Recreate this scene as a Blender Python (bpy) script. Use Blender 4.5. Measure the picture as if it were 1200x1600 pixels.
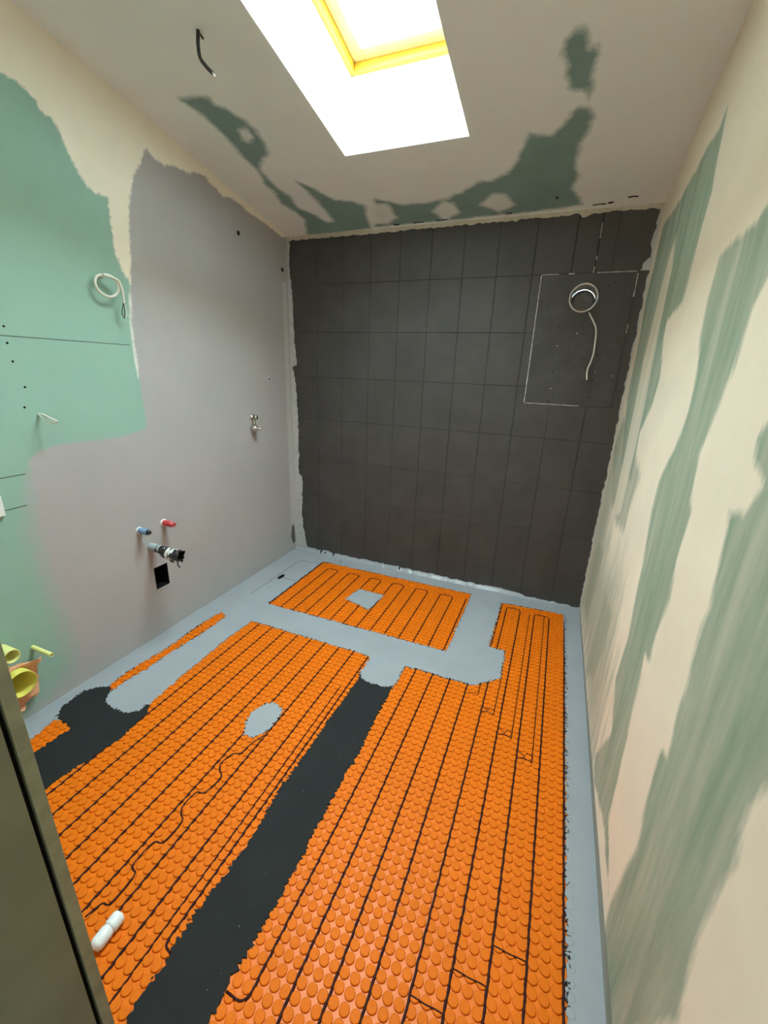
import bpy, bmesh, math, random
import numpy as np
from mathutils import Vector, Matrix, noise as mnoise

for o in list(bpy.data.objects):
    bpy.data.objects.remove(o)
SC = bpy.context.scene
COL = SC.collection

# ------------------------------------------------------------------ camera
cam_d = bpy.data.cameras.new('camera')
cam_d.sensor_fit = 'VERTICAL'
cam_d.sensor_height = 36.0
cam_d.sensor_width = 27.0
cam_d.lens = 655.566 / 1600.0 * 36.0
cam_d.clip_start = 0.01
cam = bpy.data.objects.new('camera', cam_d)
COL.objects.link(cam)
CAM_R = Matrix(((0.924532, -0.152499, 0.349262),
                (0.37937, 0.280975, -0.88155),
                (0.036302, 0.947521, 0.317624)))
cam.matrix_world = Matrix.Translation((0, 0, 1.456)) @ CAM_R.to_4x4()
SC.camera = cam

# ------------------------------------------------------------------ sky
world = bpy.data.worlds.new('overcast_sky')
SC.world = world
world.use_nodes = True
bg = world.node_tree.nodes['Background']
bg.inputs['Color'].default_value = (0.79, 0.93, 1.0, 1)
bg.inputs['Strength'].default_value = 78.0

def light(name, kind, loc, energy, color, **kw):
    d = bpy.data.lights.new(name, kind)
    d.energy = energy
    d.color = color
    for k, v in kw.items():
        setattr(d, k, v)
    o = bpy.data.objects.new(name, d)
    o.location = loc
    COL.objects.link(o)
    return o

# added fill light behind the camera to lift the shadows, not a real lamp
light('fill_light', 'POINT', (-0.15, -1.2, 1.95), 19.0, (1.0, 0.96, 0.86), shadow_soft_size=0.2)

vs = SC.view_settings
vs.view_transform = 'Standard'
vs.look = 'None'
vs.exposure = 0.12
vs.gamma = 1.0
vs.use_curve_mapping = False
try:
    SC.cycles.use_denoising = True
    SC.cycles.diffuse_bounces = 6
    SC.cycles.max_bounces = 8
except Exception:
    pass

# ------------------------------------------------------------------ dimensions (metres)
XL, XR, YB, YH = -1.888, 0.325, 2.78, -1.6     # left wall, right wall, back wall, end of the hall
CS, CZ = 0.18, 2.295                          # ceiling slope and height at the back wall
def ceil_z(y): return CZ + CS * (YB - y)
HX0, HX1, HY0, HY1 = -1.115, -0.528, 1.05, 2.144   # roof window opening in the ceiling
PITCH = 0.0888                                # spacing of the heating cable
ST = PITCH / 3                                # stud spacing
def XK(k): return 0.231 - PITCH * k
COAT_Z = 0.006

# outlines measured in metres: walls (y, z) or (x, z), ceiling and floor (x, y)
L_GREEN = [(1.155,2.352),(1.201,2.353),(1.227,2.34),(1.255,2.326),(1.269,2.296),(1.301,2.296),(1.318,2.271),(1.341,2.211),(1.367,2.16),(1.396,2.118),(1.433,2.104),(1.482,2.106),(1.48,2.032),(1.48,1.902),(1.5,1.844),(1.533,1.8),(1.512,1.638),(1.507,1.471),(1.512,1.296),(1.516,1.148),(1.407,1.122),(1.251,1.118),(1.091,1.121),(1.016,1.106),(0.976,1.074),(0.949,0.977),(0.925,0.796),(0.924,0.655),(0.942,0.497),(0.954,0.364),(0.961,0.26),(0.96,0.157),(0.928,0.092),(0.799,0.039),(0.7,0.025),(0.35,0.05),(0.35,2.45),(0.85,2.33)]
L_PLASTER = [(1.155,2.352),(1.201,2.353),(1.227,2.34),(1.255,2.326),(1.269,2.296),(1.301,2.296),(1.318,2.271),(1.341,2.211),(1.367,2.16),(1.396,2.118),(1.433,2.104),(1.482,2.106),(1.48,2.032),(1.48,1.902),(1.5,1.844),(1.534,1.787),(1.554,1.906),(1.571,2.058),(1.592,2.149),(1.601,2.163),(1.626,2.238),(1.67,2.294),(1.705,2.366),(1.744,2.342),(1.781,2.34),(1.794,2.329),(1.837,2.35),(1.886,2.354),(1.955,2.359),(1.994,2.379),(2.069,2.385),(2.081,2.365),(2.139,2.354),(2.184,2.334),(2.251,2.349),(2.342,2.34),(2.401,2.32),(2.465,2.321),(2.586,2.303),(2.733,2.28),(2.79,2.3),(2.79,2.6),(0.3,2.9),(0.3,2.5)]
L_WHITE = [(1.533,1.8),(1.529,1.72),(1.515,1.638),(1.514,1.556),(1.516,1.429),(1.505,1.379),(1.498,1.443),(1.501,1.555),(1.502,1.637),(1.517,1.745)]
L_TAPE = [(2.711,2.013),(2.757,2.021),(2.777,0.042),(2.712,0.067)]
L_DARK = [(2.722,0.234),(2.758,0.222),(2.769,0.069),(2.731,0.06),(2.707,0.126)]
C_G1 = [(-1.649,1.688),(-1.583,1.691),(-1.519,1.71),(-1.523,1.75),(-1.479,1.794),(-1.447,1.855),(-1.442,1.912),(-1.457,2.0),(-1.477,2.049),(-1.573,2.099),(-1.597,2.142),(-1.605,2.245),(-1.586,2.363),(-1.605,2.485),(-1.544,2.564),(-1.499,2.679),(-1.625,2.776),(-1.726,2.781),(-1.635,2.619),(-1.645,2.512),(-1.683,2.439),(-1.652,2.336),(-1.66,2.262),(-1.623,2.162),(-1.623,2.041),(-1.622,1.975),(-1.607,1.895),(-1.614,1.845),(-1.614,1.79),(-1.636,1.741)]
C_H1 = [(-1.517,1.886),(-1.473,1.886),(-1.481,1.943),(-1.524,1.968),(-1.548,1.943)]
C_G2 = [(-1.464,2.259),(-1.426,2.307),(-1.386,2.371),(-1.333,2.455),(-1.248,2.485),(-1.189,2.527),(-1.24,2.685),(-1.258,2.774),(-1.394,2.78),(-1.738,2.8),(-1.583,2.665),(-1.46,2.649),(-1.45,2.48),(-1.458,2.357)]
C_G3 = [(-1.11,2.481),(-0.972,2.566),(-0.845,2.573),(-0.716,2.553),(-0.639,2.512),(-0.547,2.451),(-0.469,2.453),(-0.39,2.409),(-0.341,2.331),(-0.308,2.237),(-0.28,2.188),(-0.206,2.213),(-0.158,2.163),(-0.125,2.106),(-0.104,2.088),(-0.07,2.103),(-0.045,2.14),(-0.051,2.204),(-0.083,2.249),(-0.096,2.341),(-0.096,2.446),(-0.086,2.516),(-0.103,2.587),(-0.051,2.731),(-0.404,2.759),(-1.23,2.76)]
C_H2 = [(-0.561,2.639),(-0.482,2.554),(-0.42,2.566),(-0.381,2.672),(-0.469,2.723)]
C_H3 = [(-0.831,2.653),(-0.756,2.575),(-0.692,2.601),(-0.685,2.695),(-0.784,2.761)]
C_H4 = [(-1.152,2.534),(-1.056,2.536),(-1.053,2.681),(-1.136,2.738),(-1.235,2.722)]
C_G4 = [(-0.166,1.856),(-0.158,1.803),(-0.14,1.781),(-0.113,1.778),(-0.092,1.819),(-0.089,1.864),(-0.062,1.849),(-0.061,1.905),(-0.071,1.964),(-0.061,2.019),(-0.074,2.058),(-0.098,2.01),(-0.141,2.0),(-0.153,1.944),(-0.149,1.907)]
R_G1 = [(1.83,2.232),(1.89,2.198),(1.986,2.212),(2.173,2.18),(2.409,2.16),(2.646,2.168),(2.671,2.094),(2.681,1.972),(2.717,1.863),(2.651,1.676),(2.62,1.359),(2.363,1.061),(2.01,1.056),(2.041,1.255),(1.912,1.378),(1.892,1.471),(1.998,1.622),(2.007,1.679),(1.816,1.706),(1.798,1.77),(1.789,1.912),(1.76,2.004)]
R_S1 = [(2.238,2.016),(2.319,1.864),(2.336,1.676),(2.364,1.542),(2.337,1.327),(2.298,1.025),(2.289,0.795),(2.064,0.896),(2.064,1.212),(2.104,1.471),(2.133,1.657),(2.153,1.879)]
R_G2 = [(1.183,1.803),(1.292,1.779),(1.378,1.789),(1.479,1.772),(1.486,1.675),(1.467,1.578),(1.417,1.495),(1.405,1.387),(1.434,1.277),(1.525,1.163),(1.524,1.056),(1.472,0.908),(1.439,0.772),(1.416,0.64),(1.432,0.472),(1.368,0.388),(1.318,0.338),(1.445,0.108),(1.377,0.055),(1.157,0.142),(0.949,0.131),(1.11,0.204),(1.123,0.292),(1.152,0.461),(1.174,0.558),(1.182,0.664),(1.202,0.736),(1.142,0.747),(1.155,0.828),(1.123,0.95),(1.155,1.04),(1.15,1.167),(1.175,1.192),(1.207,1.295),(1.166,1.395),(1.137,1.502),(1.134,1.604),(1.079,1.666)]
R_G3 = [(0.89,1.415),(0.919,1.37),(0.904,1.333),(0.841,1.303),(0.874,1.261),(0.89,1.245),(0.941,1.229),(0.929,1.195),(0.914,1.115),(0.897,1.054),(0.903,0.994),(0.895,0.939),(0.882,0.878),(0.888,0.809),(0.881,0.764),(0.868,0.698),(0.912,0.68),(0.906,0.6),(0.892,0.528),(0.877,0.421),(0.894,0.328),(0.919,0.142),(0.904,0.061),(0.785,0.031),(0.711,0.017),(0.539,0.487),(0.552,0.518),(0.567,0.572),(0.582,0.642),(0.579,0.693),(0.574,0.739),(0.568,0.824),(0.579,0.867),(0.584,0.916),(0.569,0.963),(0.543,1.023)]
R_G4 = [(2.568,0.571),(2.577,0.382),(2.556,0.154),(2.346,0.145),(2.347,0.268),(2.292,0.472),(2.296,0.599)]
R_G5 = [(1.992,0.528),(1.755,0.544),(1.719,0.413),(1.837,0.161),(2.048,0.039),(2.033,0.203),(2.002,0.368)]
R_G6 = [(1.828,1.109),(1.883,0.977),(1.884,0.859),(2.131,0.829),(2.427,0.86),(2.723,1.088),(2.612,1.276),(2.106,1.179)]
B_LEFT = [(-1.863,2.245),(-1.871,2.181),(-1.862,2.025),(-1.856,1.904),(-1.852,1.738),(-1.834,1.478),(-1.868,1.455),(-1.845,1.32),(-1.839,1.157),(-1.836,0.914),(-1.844,0.658),(-1.809,0.636),(-1.824,0.338),(-1.81,0.172),(-1.788,0.061),(-1.784,-0.009)]
B_TOP = [(-1.866,2.264),(-1.714,2.273),(-1.326,2.282),(-0.866,2.299),(-0.617,2.311),(-0.347,2.315),(-0.098,2.314),(-0.042,2.289),(0.07,2.312),(0.308,2.297)]
B_BOT = [(-1.79,0.014),(-1.66,0.022),(-1.539,0.006),(-1.306,0.01),(-0.977,0.009),(-0.57,0.004),(-0.289,0.008),(-0.134,0.02),(-0.058,0.004),(-0.02,-0.022),(0.102,0.009),(0.324,0.008)]
B_RIGHT = [(0.312,2.281),(0.315,2.25),(0.302,2.196),(0.307,2.158),(0.308,2.107),(0.317,2.049),(0.278,2.031),(0.28,2.004),(0.322,2.006),(0.33,1.936),(0.33,1.841),(0.32,1.758),(0.319,1.694),(0.323,1.57),(0.318,1.472)]
B_BOARD = [(-0.207,1.993),(0.271,2.002),(0.272,1.313),(-0.205,1.304)]
B_CUT1 = [(-0.062,2.261),(-0.048,2.005)]
B_CUT2 = [(0.059,2.309),(0.057,2.155),(0.065,2.014)]
B_STRIP = [(0.278,2.001),(0.32,2.003)]
B_RING = [(-0.04,1.877),(0.096,1.888),(0.03,1.946),(0.029,1.807),(0.029,1.877)]
B_CABLE = [(0.075,1.795),(0.094,1.766),(0.115,1.73),(0.123,1.693),(0.126,1.648),(0.128,1.595),(0.122,1.549),(0.113,1.514),(0.113,1.487),(0.118,1.452)]
B_DOTW = [(0.025,1.698),(-0.068,1.631),(-0.067,1.395),(0.155,1.498),(0.247,1.478)]
B_DOTB = [(0.145,1.934),(-0.076,1.736),(-0.072,1.487),(0.151,1.358),(0.15,1.449),(0.149,1.585),(-0.071,1.321),(-0.187,1.862)]
F_HOLE1 = [(-1.103,2.37),(-0.916,2.368),(-0.919,2.26),(-0.937,2.154),(-1.136,2.212)]
F_OVAL = [(-1.012,1.249),(-0.979,1.251),(-0.94,1.236),(-0.926,1.178),(-0.927,1.125),(-0.939,1.09),(-0.968,1.053),(-1.007,1.053),(-1.042,1.11),(-1.054,1.159),(-1.039,1.22)]
F_SL = [(-1.739,1.741),(-1.757,1.698),(-1.765,1.521),(-1.754,1.363),(-1.766,1.24),(-1.776,1.127),(-1.761,1.017)]
F_D1L = [(-1.796,1.001),(-1.834,0.956),(-1.833,0.898),(-1.823,0.847),(-1.797,0.813)]
F_PL = [(-1.775,0.778),(-1.768,0.721),(-1.757,0.681)]
F_SR = [(-1.689,1.705),(-1.686,1.571),(-1.697,1.41),(-1.709,1.295),(-1.706,1.177),(-1.722,1.086),(-1.723,1.0)]
F_D1T = [(-1.709,0.969),(-1.683,0.946),(-1.619,0.934),(-1.536,0.942),(-1.508,0.971),(-1.506,1.012)]
F_D1P = [(-1.745,0.798),(-1.69,0.798),(-1.672,0.782),(-1.681,0.726),(-1.676,0.684),(-1.682,0.65)]
F_M2L = [(-1.498,1.016),(-1.471,0.994),(-1.451,0.925),(-1.444,0.833),(-1.453,0.784),(-1.468,0.695),(-1.485,0.629),(-1.486,0.58)]
F_M2LU = [(-1.516,1.736),(-1.527,1.533),(-1.514,1.249),(-1.506,1.115),(-1.498,1.016)]
F_M2T = [(-1.517,1.738),(-1.37,1.74),(-1.215,1.738),(-1.034,1.738),(-0.935,1.734),(-0.835,1.744),(-0.731,1.729)]
F_M2R = [(-0.731,1.729),(-0.73,1.662),(-0.732,1.604),(-0.719,1.555),(-0.72,1.486),(-0.722,1.386),(-0.725,1.239),(-0.722,1.139),(-0.73,1.039),(-0.727,0.957),(-0.729,0.897),(-0.709,0.758),(-0.716,0.628),(-0.724,0.543),(-0.724,0.49),(-0.716,0.399),(-0.717,0.329),(-0.712,0.297)]
F_D2T = [(-0.732,1.604),(-0.697,1.559),(-0.639,1.552),(-0.577,1.555),(-0.543,1.584)]
F_M3T = [(-0.162,2.626),(0.039,2.644),(0.225,2.65)]
F_M3G = [(-0.162,2.626),(-0.163,2.321),(-0.163,2.103),(-0.075,2.096),(-0.068,1.94),(-0.073,1.854),(-0.179,1.753),(-0.325,1.747),(-0.478,1.746),(-0.544,1.738),(-0.535,1.632),(-0.545,1.56)]
F_M3L = [(-0.545,1.56),(-0.541,1.365),(-0.536,1.237),(-0.53,1.119),(-0.541,1.083),(-0.536,0.892),(-0.533,0.709),(-0.533,0.608),(-0.536,0.531),(-0.541,0.45),(-0.534,0.374)]
F_M3R = [(0.237,2.081),(0.239,1.447),(0.239,0.983),(0.24,0.703)]
F_SENSOR = [(-0.927,1.089),(-0.948,1.033),(-0.957,0.98),(-0.984,0.963),(-0.995,0.916),(-0.979,0.888),(-0.954,0.866),(-0.964,0.798),(-0.992,0.786),(-0.996,0.733),(-0.982,0.71),(-0.959,0.693),(-0.955,0.65),(-0.962,0.615),(-0.987,0.604),(-0.99,0.539),(-0.978,0.526),(-0.96,0.515),(-0.959,0.441),(-0.98,0.431),(-0.992,0.392)]
F_X2 = [(-0.781,1.474),(-0.781,0.313)]
F_JOINT = [(-0.91,0.417),(-0.903,0.359)]
F_HOOK8 = [(-0.534,0.426),(-0.494,0.426),(-0.482,0.435),(-0.483,0.457)]
F_HOOK11 = [(-0.76,0.459),(-0.749,0.435),(-0.732,0.43),(-0.755,0.395)]
F_XL = [(0.055,0.776),(0.132,0.779),(-0.032,0.686),(0.046,0.692),(-0.121,0.601),(-0.042,0.598)]
F_SEAM = [(-1.727,1.998),(-1.729,2.581),(-1.568,2.599)]
F_SEAM2 = [(-1.429,2.75),(-1.417,2.6)]
F_DRAIN = [(-1.694,2.286),(-1.702,2.25),(-1.686,2.326)]
L_SEAM = [(0.979,1.529),(1.477,1.528)]
L_SEAM2 = [(0.871,1.03),(0.958,1.024)]
L_SEAM3 = [(0.845,0.905),(0.942,0.901)]
L_DOTS = [(0.996,1.56),(0.995,1.504),(0.999,1.441),(1.003,1.276)]
L_PLUG = [(2.511,1.378),(2.29,2.189),(2.709,2.09),(2.793,2.107)]
L_COIL = [(1.396,1.793),(1.41,1.758),(1.359,1.754),(1.464,1.751),(1.407,1.709),(1.482,1.711),(1.476,1.64)]
L_WIRE = [(1.046,1.249),(1.058,1.21),(1.103,1.213),(1.078,1.24)]
L_SLIVER = [(0.855,0.951),(0.852,0.894)]
L_BLUE = [(1.385,0.642),(1.441,0.608),(1.388,0.66),(1.382,0.624)]
L_RED = [(1.533,0.636),(1.596,0.61),(1.536,0.655),(1.53,0.617)]
L_DRAINP = [(1.436,0.53),(1.494,0.509),(1.44,0.553),(1.433,0.51),(1.549,0.458),(1.64,0.452),(1.604,0.371)]
L_HOLE = [(1.436,0.405),(1.523,0.405),(1.517,0.276),(1.433,0.276)]
L_VALVE = [(2.306,1.134),(2.352,1.13),(2.312,1.062),(2.398,1.046),(2.319,1.099)]
L_YBIG = [(0.729,0.202),(0.814,0.16),(0.782,0.233),(0.728,0.139),(0.769,0.168)]
L_YSM = [(0.735,0.328),(0.787,0.313),(0.763,0.346),(0.742,0.292),(0.759,0.313)]
L_ROD = [(0.832,0.312),(0.891,0.223)]
L_COLLAR = [(0.759,0.265),(0.834,0.235),(0.82,0.199),(0.817,0.127),(0.772,0.087),(0.727,0.082),(0.714,0.151),(0.726,0.246)]
C_CABLE = [(-1.328,1.475),(-1.411,1.63)]

# ------------------------------------------------------------------ materials
def srgb(r, g, b):
    def f(c):
        c /= 255.0
        return c / 12.92 if c <= 0.04045 else ((c + 0.055) / 1.055) ** 2.4
    return (f(r), f(g), f(b), 1.0)

class NT:
    def __init__(s, name, rough=0.7, spec=0.5):
        s.m = bpy.data.materials.new(name)
        s.m.use_nodes = True
        s.t = s.m.node_tree
        s.b = s.t.nodes['Principled BSDF']
        s.b.inputs['Roughness'].default_value = rough
        s.b.inputs['Specular IOR Level'].default_value = spec
        s.pos = s.t.nodes.new('ShaderNodeNewGeometry').outputs['Position']
    def n(s, kind, **kw):
        x = s.t.nodes.new(kind)
        for k, v in kw.items():
            setattr(x, k, v)
        return x
    def link(s, a, b): s.t.links.new(a, b)
    def noise(s, scale, detail=4, stretch=None, rough=0.6):
        x = s.n('ShaderNodeTexNoise')
        x.inputs['Scale'].default_value = scale
        x.inputs['Detail'].default_value = detail
        x.inputs['Roughness'].default_value = rough
        if stretch:
            mp = s.n('ShaderNodeMapping')
            mp.inputs['Scale'].default_value = stretch
            s.link(s.pos, mp.inputs['Vector'])
            s.link(mp.outputs[0], x.inputs['Vector'])
        else:
            s.link(s.pos, x.inputs['Vector'])
        return x.outputs['Fac']
    def math(s, op, a, b=None, c=None, clamp=False):
        x = s.n('ShaderNodeMath', operation=op)
        x.use_clamp = clamp
        for i, v in enumerate((a, b, c)):
            if v is None: continue
            if isinstance(v, (int, float)): x.inputs[i].default_value = v
            else: s.link(v, x.inputs[i])
        return x.outputs[0]
    def mix(s, fac, a, b):
        x = s.n('ShaderNodeMix', data_type='RGBA')
        if isinstance(fac, (int, float)): x.inputs[0].default_value = fac
        else: s.link(fac, x.inputs[0])
        for sock, v in ((x.inputs[6], a), (x.inputs[7], b)):
            if isinstance(v, tuple): sock.default_value = v
            else: s.link(v, sock)
        return x.outputs[2]
    def mottle(s, col, amount, scale, stretch=None):
        """slight uneven tone of a hand-applied coat"""
        d = tuple(c * (1 - amount) for c in col[:3]) + (1,)
        l = tuple(min(1, c * (1 + amount)) for c in col[:3]) + (1,)
        f = s.math('MULTIPLY_ADD', s.noise(scale, 5, stretch), 2.2, -0.6, clamp=True)
        return s.mix(f, d, l)
    def bump(s, h, strength, dist):
        x = s.n('ShaderNodeBump')
        x.inputs['Strength'].default_value = strength
        x.inputs['Distance'].default_value = dist
        s.link(h, x.inputs['Height'])
        s.link(x.outputs[0], s.b.inputs['Normal'])
    def color(s, c):
        if isinstance(c, tuple): s.b.inputs['Base Color'].default_value = c
        else: s.link(c, s.b.inputs['Base Color'])
        return s

def simple(name, col, rough=0.6, spec=0.5, metal=0.0, mottle=0.08, scale=12, bump=None):
    t = NT(name, rough, spec)
    t.color(t.mottle(col, mottle, scale) if mottle else col)
    t.b.inputs['Metallic'].default_value = metal
    if bump:
        t.bump(t.noise(bump[0], 5), bump[1], bump[2])
    return t.m

def layered(name, base, layers, rough=0.8, spec=0.3, bump=(90, 0.12, 0.002), mottle=0.05, mscale=3.0):
    """base coat with painted / skimmed layers on top; every layer has its own outline, stored as a distance attribute"""
    t = NT(name, rough, spec)
    col = t.mottle(base, mottle, mscale)
    h = t.noise(bump[0], 5)
    for (attr, c, nscale, amp, alpha, stretch, mot) in layers:
        a = t.n('ShaderNodeAttribute', attribute_name=attr)
        nz = t.math('SUBTRACT', t.noise(nscale, 6, stretch, 0.65), 0.5)
        v = t.math('MULTIPLY_ADD', nz, 2.0 * amp, a.outputs['Fac'])
        v = t.math('MULTIPLY_ADD', v, 0.5, 0.5, clamp=True)
        v = t.math('SMOOTH_MIN', v, 1.0, 0.0)
        fac = t.math('MULTIPLY', v, alpha)
        if stretch:      # trowel strokes leave the coat thinner in places
            thin = t.math('MULTIPLY_ADD', t.noise(nscale * 0.6, 4, (1, stretch[1] * 1.2, stretch[2])), 2.4, -0.7, clamp=True)
            fac = t.math('MULTIPLY', fac, t.math('MULTIPLY_ADD', thin, 0.35, 0.65))
        col = t.mix(fac, col, t.mottle(c, mot, 6.0, stretch))
        h = t.math('MULTIPLY_ADD', v, 0.25, h)
    t.color(col)
    t.bump(h, bump[1], bump[2])
    return t.m

C_GREEN = (0.275, 0.44, 0.355, 1)
C_PLAST = (0.92, 0.87, 0.735, 1)
C_PLASTR = (0.90, 0.80, 0.635, 1)
C_WHITE = (0.78, 0.76, 0.70, 1)
C_GREYC = (0.405, 0.39, 0.38, 1)
C_FLOOR = (0.285, 0.302, 0.318, 1)
C_DARK = (0.054, 0.050, 0.046, 1)

M = {}
M['left'] = layered('left_wall_coats', C_GREYC, [
    ('green', C_GREEN, 22, 0.9, 1.0, None, 0.04),
    ('plaster', C_PLAST, 55, 3.0, 1.0, None, 0.04),
    ('white', C_WHITE, 60, 1.5, 0.9, None, 0.05),
    ('tape', (0.55, 0.55, 0.53, 1), 40, 1.0, 0.6, None, 0.03),
    ('dark', C_DARK, 60, 1.5, 0.9, None, 0.1)])
M['right'] = layered('right_wall_coats', C_PLASTR, [
    ('green', (0.26, 0.345, 0.25, 1), 13, 3.2, 1.0, (1, 2.0, 0.28), 0.12),
    ('veil', (0.33, 0.37, 0.27, 1), 13, 2.5, 0.85, (1, 2.4, 0.25), 0.12),
    ('thin', (0.40, 0.42, 0.31, 1), 10, 3.4, 0.85, (1, 4.5, 0.35), 0.10),
    ('streak', C_PLASTR, 13, 2.2, 0.9, (1, 2.4, 0.25), 0.05),
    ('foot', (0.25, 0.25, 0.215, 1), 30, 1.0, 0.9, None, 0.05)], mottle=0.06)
M['ceil'] = layered('ceiling_coats', (0.82, 0.87, 0.85, 1), [
    ('green', (0.185, 0.31, 0.285, 1), 11, 2.0, 0.95, None, 0.10),
    ('patch', (0.81, 0.86, 0.83, 1), 18, 1.5, 0.9, None, 0.05)], mottle=0.03)
M['shaft'] = simple('white_shaft_paint', (0.74, 0.74, 0.72, 1), 0.8, mottle=0.02)
M['hall'] = simple('hall_paint', (0.60, 0.57, 0.50, 1), 0.8, mottle=0.03)
t = NT('dark_sealing_coat', 0.55, 0.4)
t.color(t.mottle(C_DARK, 0.18, 7)); t.bump(t.noise(60, 5), 0.15, 0.002)
M['tile'] = t.m
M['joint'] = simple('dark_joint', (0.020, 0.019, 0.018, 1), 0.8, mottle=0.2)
t = NT('dark_board', 0.6, 0.4)
sm = t.math('MULTIPLY_ADD', t.noise(9, 6), 4.0, -2.1, clamp=True)
t.color(t.mix(t.math('MULTIPLY', sm, 0.4), t.mottle(C_DARK, 0.2, 6), (0.12, 0.13, 0.13, 1)))
t.bump(t.noise(80, 5), 0.15, 0.002)
M['board'] = t.m
M['filler'] = simple('pale_filler', (0.55, 0.53, 0.47, 1), 0.85, mottle=0.15, scale=40, bump=(150, 0.5, 0.004))
M['beige_filler'] = simple('beige_filler', (0.50, 0.46, 0.37, 1), 0.85, mottle=0.15, scale=30, bump=(120, 0.4, 0.004))
M['corner_tape'] = simple('grey_corner_coat', (0.44, 0.44, 0.43, 1), 0.7, mottle=0.12, scale=30, bump=(90, 0.3, 0.003))
M['coat'] = simple('grey_floor_coat', C_FLOOR, 0.55, 0.4, mottle=0.06, scale=5, bump=(50, 0.15, 0.002))
M['coat_gloss'] = simple('grey_cove_coat', C_FLOOR, 0.32, 0.5, mottle=0.08, scale=14, bump=(60, 0.3, 0.002))
M['slab'] = simple('screed', (0.30, 0.30, 0.29, 1), 0.9)
t = NT('charcoal_coat', 0.8, 0.2)
sp = t.math('GREATER_THAN', t.noise(55, 2), 0.755)
t.color(t.mix(t.math('MULTIPLY', sp, 0.5), t.mottle((0.0155, 0.017, 0.0165, 1), 0.15, 9), (0.25, 0.26, 0.25, 1)))
t.bump(t.noise(70, 5), 0.2, 0.002)
M['charcoal'] = t.m
t = NT('orange_membrane', 0.40, 0.22)
t.color(t.mottle((0.71, 0.152, 0.002, 1), 0.06, 4)); M['orange'] = t.m
t = NT('orange_stud', 0.6, 0.14)
t.color(t.mottle((0.655, 0.137, 0.002, 1), 0.06, 4)); M['stud'] = t.m
M['cable'] = simple('dark_red_cable', (0.028, 0.003, 0.003, 1), 0.6, 0.2, mottle=0)
M['wire_white'] = simple('white_insulation', (0.70, 0.70, 0.62, 1), 0.45, mottle=0)
M['wire_black'] = simple('black_insulation', (0.02, 0.02, 0.02, 1), 0.5, mottle=0)
M['white_plastic'] = simple('white_plastic', (0.75, 0.77, 0.75, 1), 0.4, mottle=0)
M['yellow'] = simple('yellow_pipe', (0.72, 0.66, 0.12, 1), 0.4, mottle=0.05)
M['yellow_pale'] = simple('pale_yellow_pipe', (0.72, 0.72, 0.26, 1), 0.4, mottle=0.05)
M['salmon'] = simple('salmon_collar', (0.72, 0.36, 0.19, 1), 0.7, mottle=0.15, scale=25)
M['blue'] = simple('blue_pipe', (0.16, 0.27, 0.42, 1), 0.45, mottle=0.1)
M['red'] = simple('red_pipe', (0.55, 0.05, 0.06, 1), 0.4, mottle=0.1)
M['grey_pipe'] = simple('grey_pipe', (0.30, 0.35, 0.36, 1), 0.45, mottle=0.05)
M['black_film'] = simple('black_film', (0.022, 0.022, 0.022, 1), 0.28, 0.6, mottle=0)
M['white_film'] = simple('white_film', (0.72, 0.72, 0.70, 1), 0.4, mottle=0.05)
M['black'] = simple('black_void', (0.006, 0.006, 0.006, 1), 0.9, 0.1, mottle=0)
M['chrome'] = simple('worn_chrome', (0.55, 0.52, 0.49, 1), 0.25, metal=1.0, mottle=0.1)
M['zinc'] = simple('galvanised', (0.62, 0.62, 0.60, 1), 0.45, metal=0.6, mottle=0.2, scale=30)
M['zinc_dull'] = simple('dull_zinc', (0.22, 0.22, 0.21, 1), 0.5, metal=0.4, mottle=0.3, scale=40)
M['steel_dark'] = simple('dark_steel', (0.05, 0.05, 0.05, 1), 0.5, metal=0.5, mottle=0)
def wood(name, a, b):
    t = NT(name, 0.4, 0.5)
    t.color(t.mix(t.math('MULTIPLY_ADD', t.noise(14, 5, (1, 6, 6)), 1.6, -0.3, clamp=True), a, b))
    return t.m
M['pine'] = wood('yellow_varnished_pine', (0.46, 0.25, 0.015, 1), (0.55, 0.32, 0.03, 1))
M['pine_pale'] = wood('pale_pine', (0.46, 0.28, 0.09, 1), (0.52, 0.33, 0.12, 1))
M['jamb'] = simple('olive_door_paint', (0.16, 0.19, 0.13, 1), 0.55, mottle=0.12, scale=8, bump=(30, 0.1, 0.002))
M['jamb_edge'] = simple('olive_door_edge', (0.23, 0.26, 0.18, 1), 0.5, mottle=0.25, scale=26)
t = NT('window_glass', 0.02, 0.5)
tr = t.n('ShaderNodeBsdfTransparent'); gl = t.n('ShaderNodeBsdfGlossy'); gl.inputs['Roughness'].default_value = 0.02
tr.inputs['Color'].default_value = (0.95, 0.98, 0.97, 1)
fr = t.n('ShaderNodeLayerWeight'); fr.inputs['Blend'].default_value = 0.12
mx = t.n('ShaderNodeMixShader')
t.link(fr.outputs['Facing'], mx.inputs[0]); t.link(tr.outputs[0], mx.inputs[1]); t.link(gl.outputs[0], mx.inputs[2])
t.link(mx.outputs[0], t.t.nodes['Material Output'].inputs['Surface'])
M['glass'] = t.m

# ------------------------------------------------------------------ helpers
def link_obj(name, me, mat, parent=None):
    o = bpy.data.objects.new(name, me)
    COL.objects.link(o)
    if mat is not None and not me.materials:
        me.materials.append(M[mat])
    if parent is not None:
        o.parent = parent
    return o

def mesh(name, verts, faces, mat, parent=None, smooth=False):
    me = bpy.data.meshes.new(name)
    me.from_pydata([tuple(map(float, v)) for v in verts], [], faces)
    if smooth:
        me.polygons.foreach_set('use_smooth', [True] * len(me.polygons))
    me.update()
    return link_obj(name, me, mat, parent)

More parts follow.
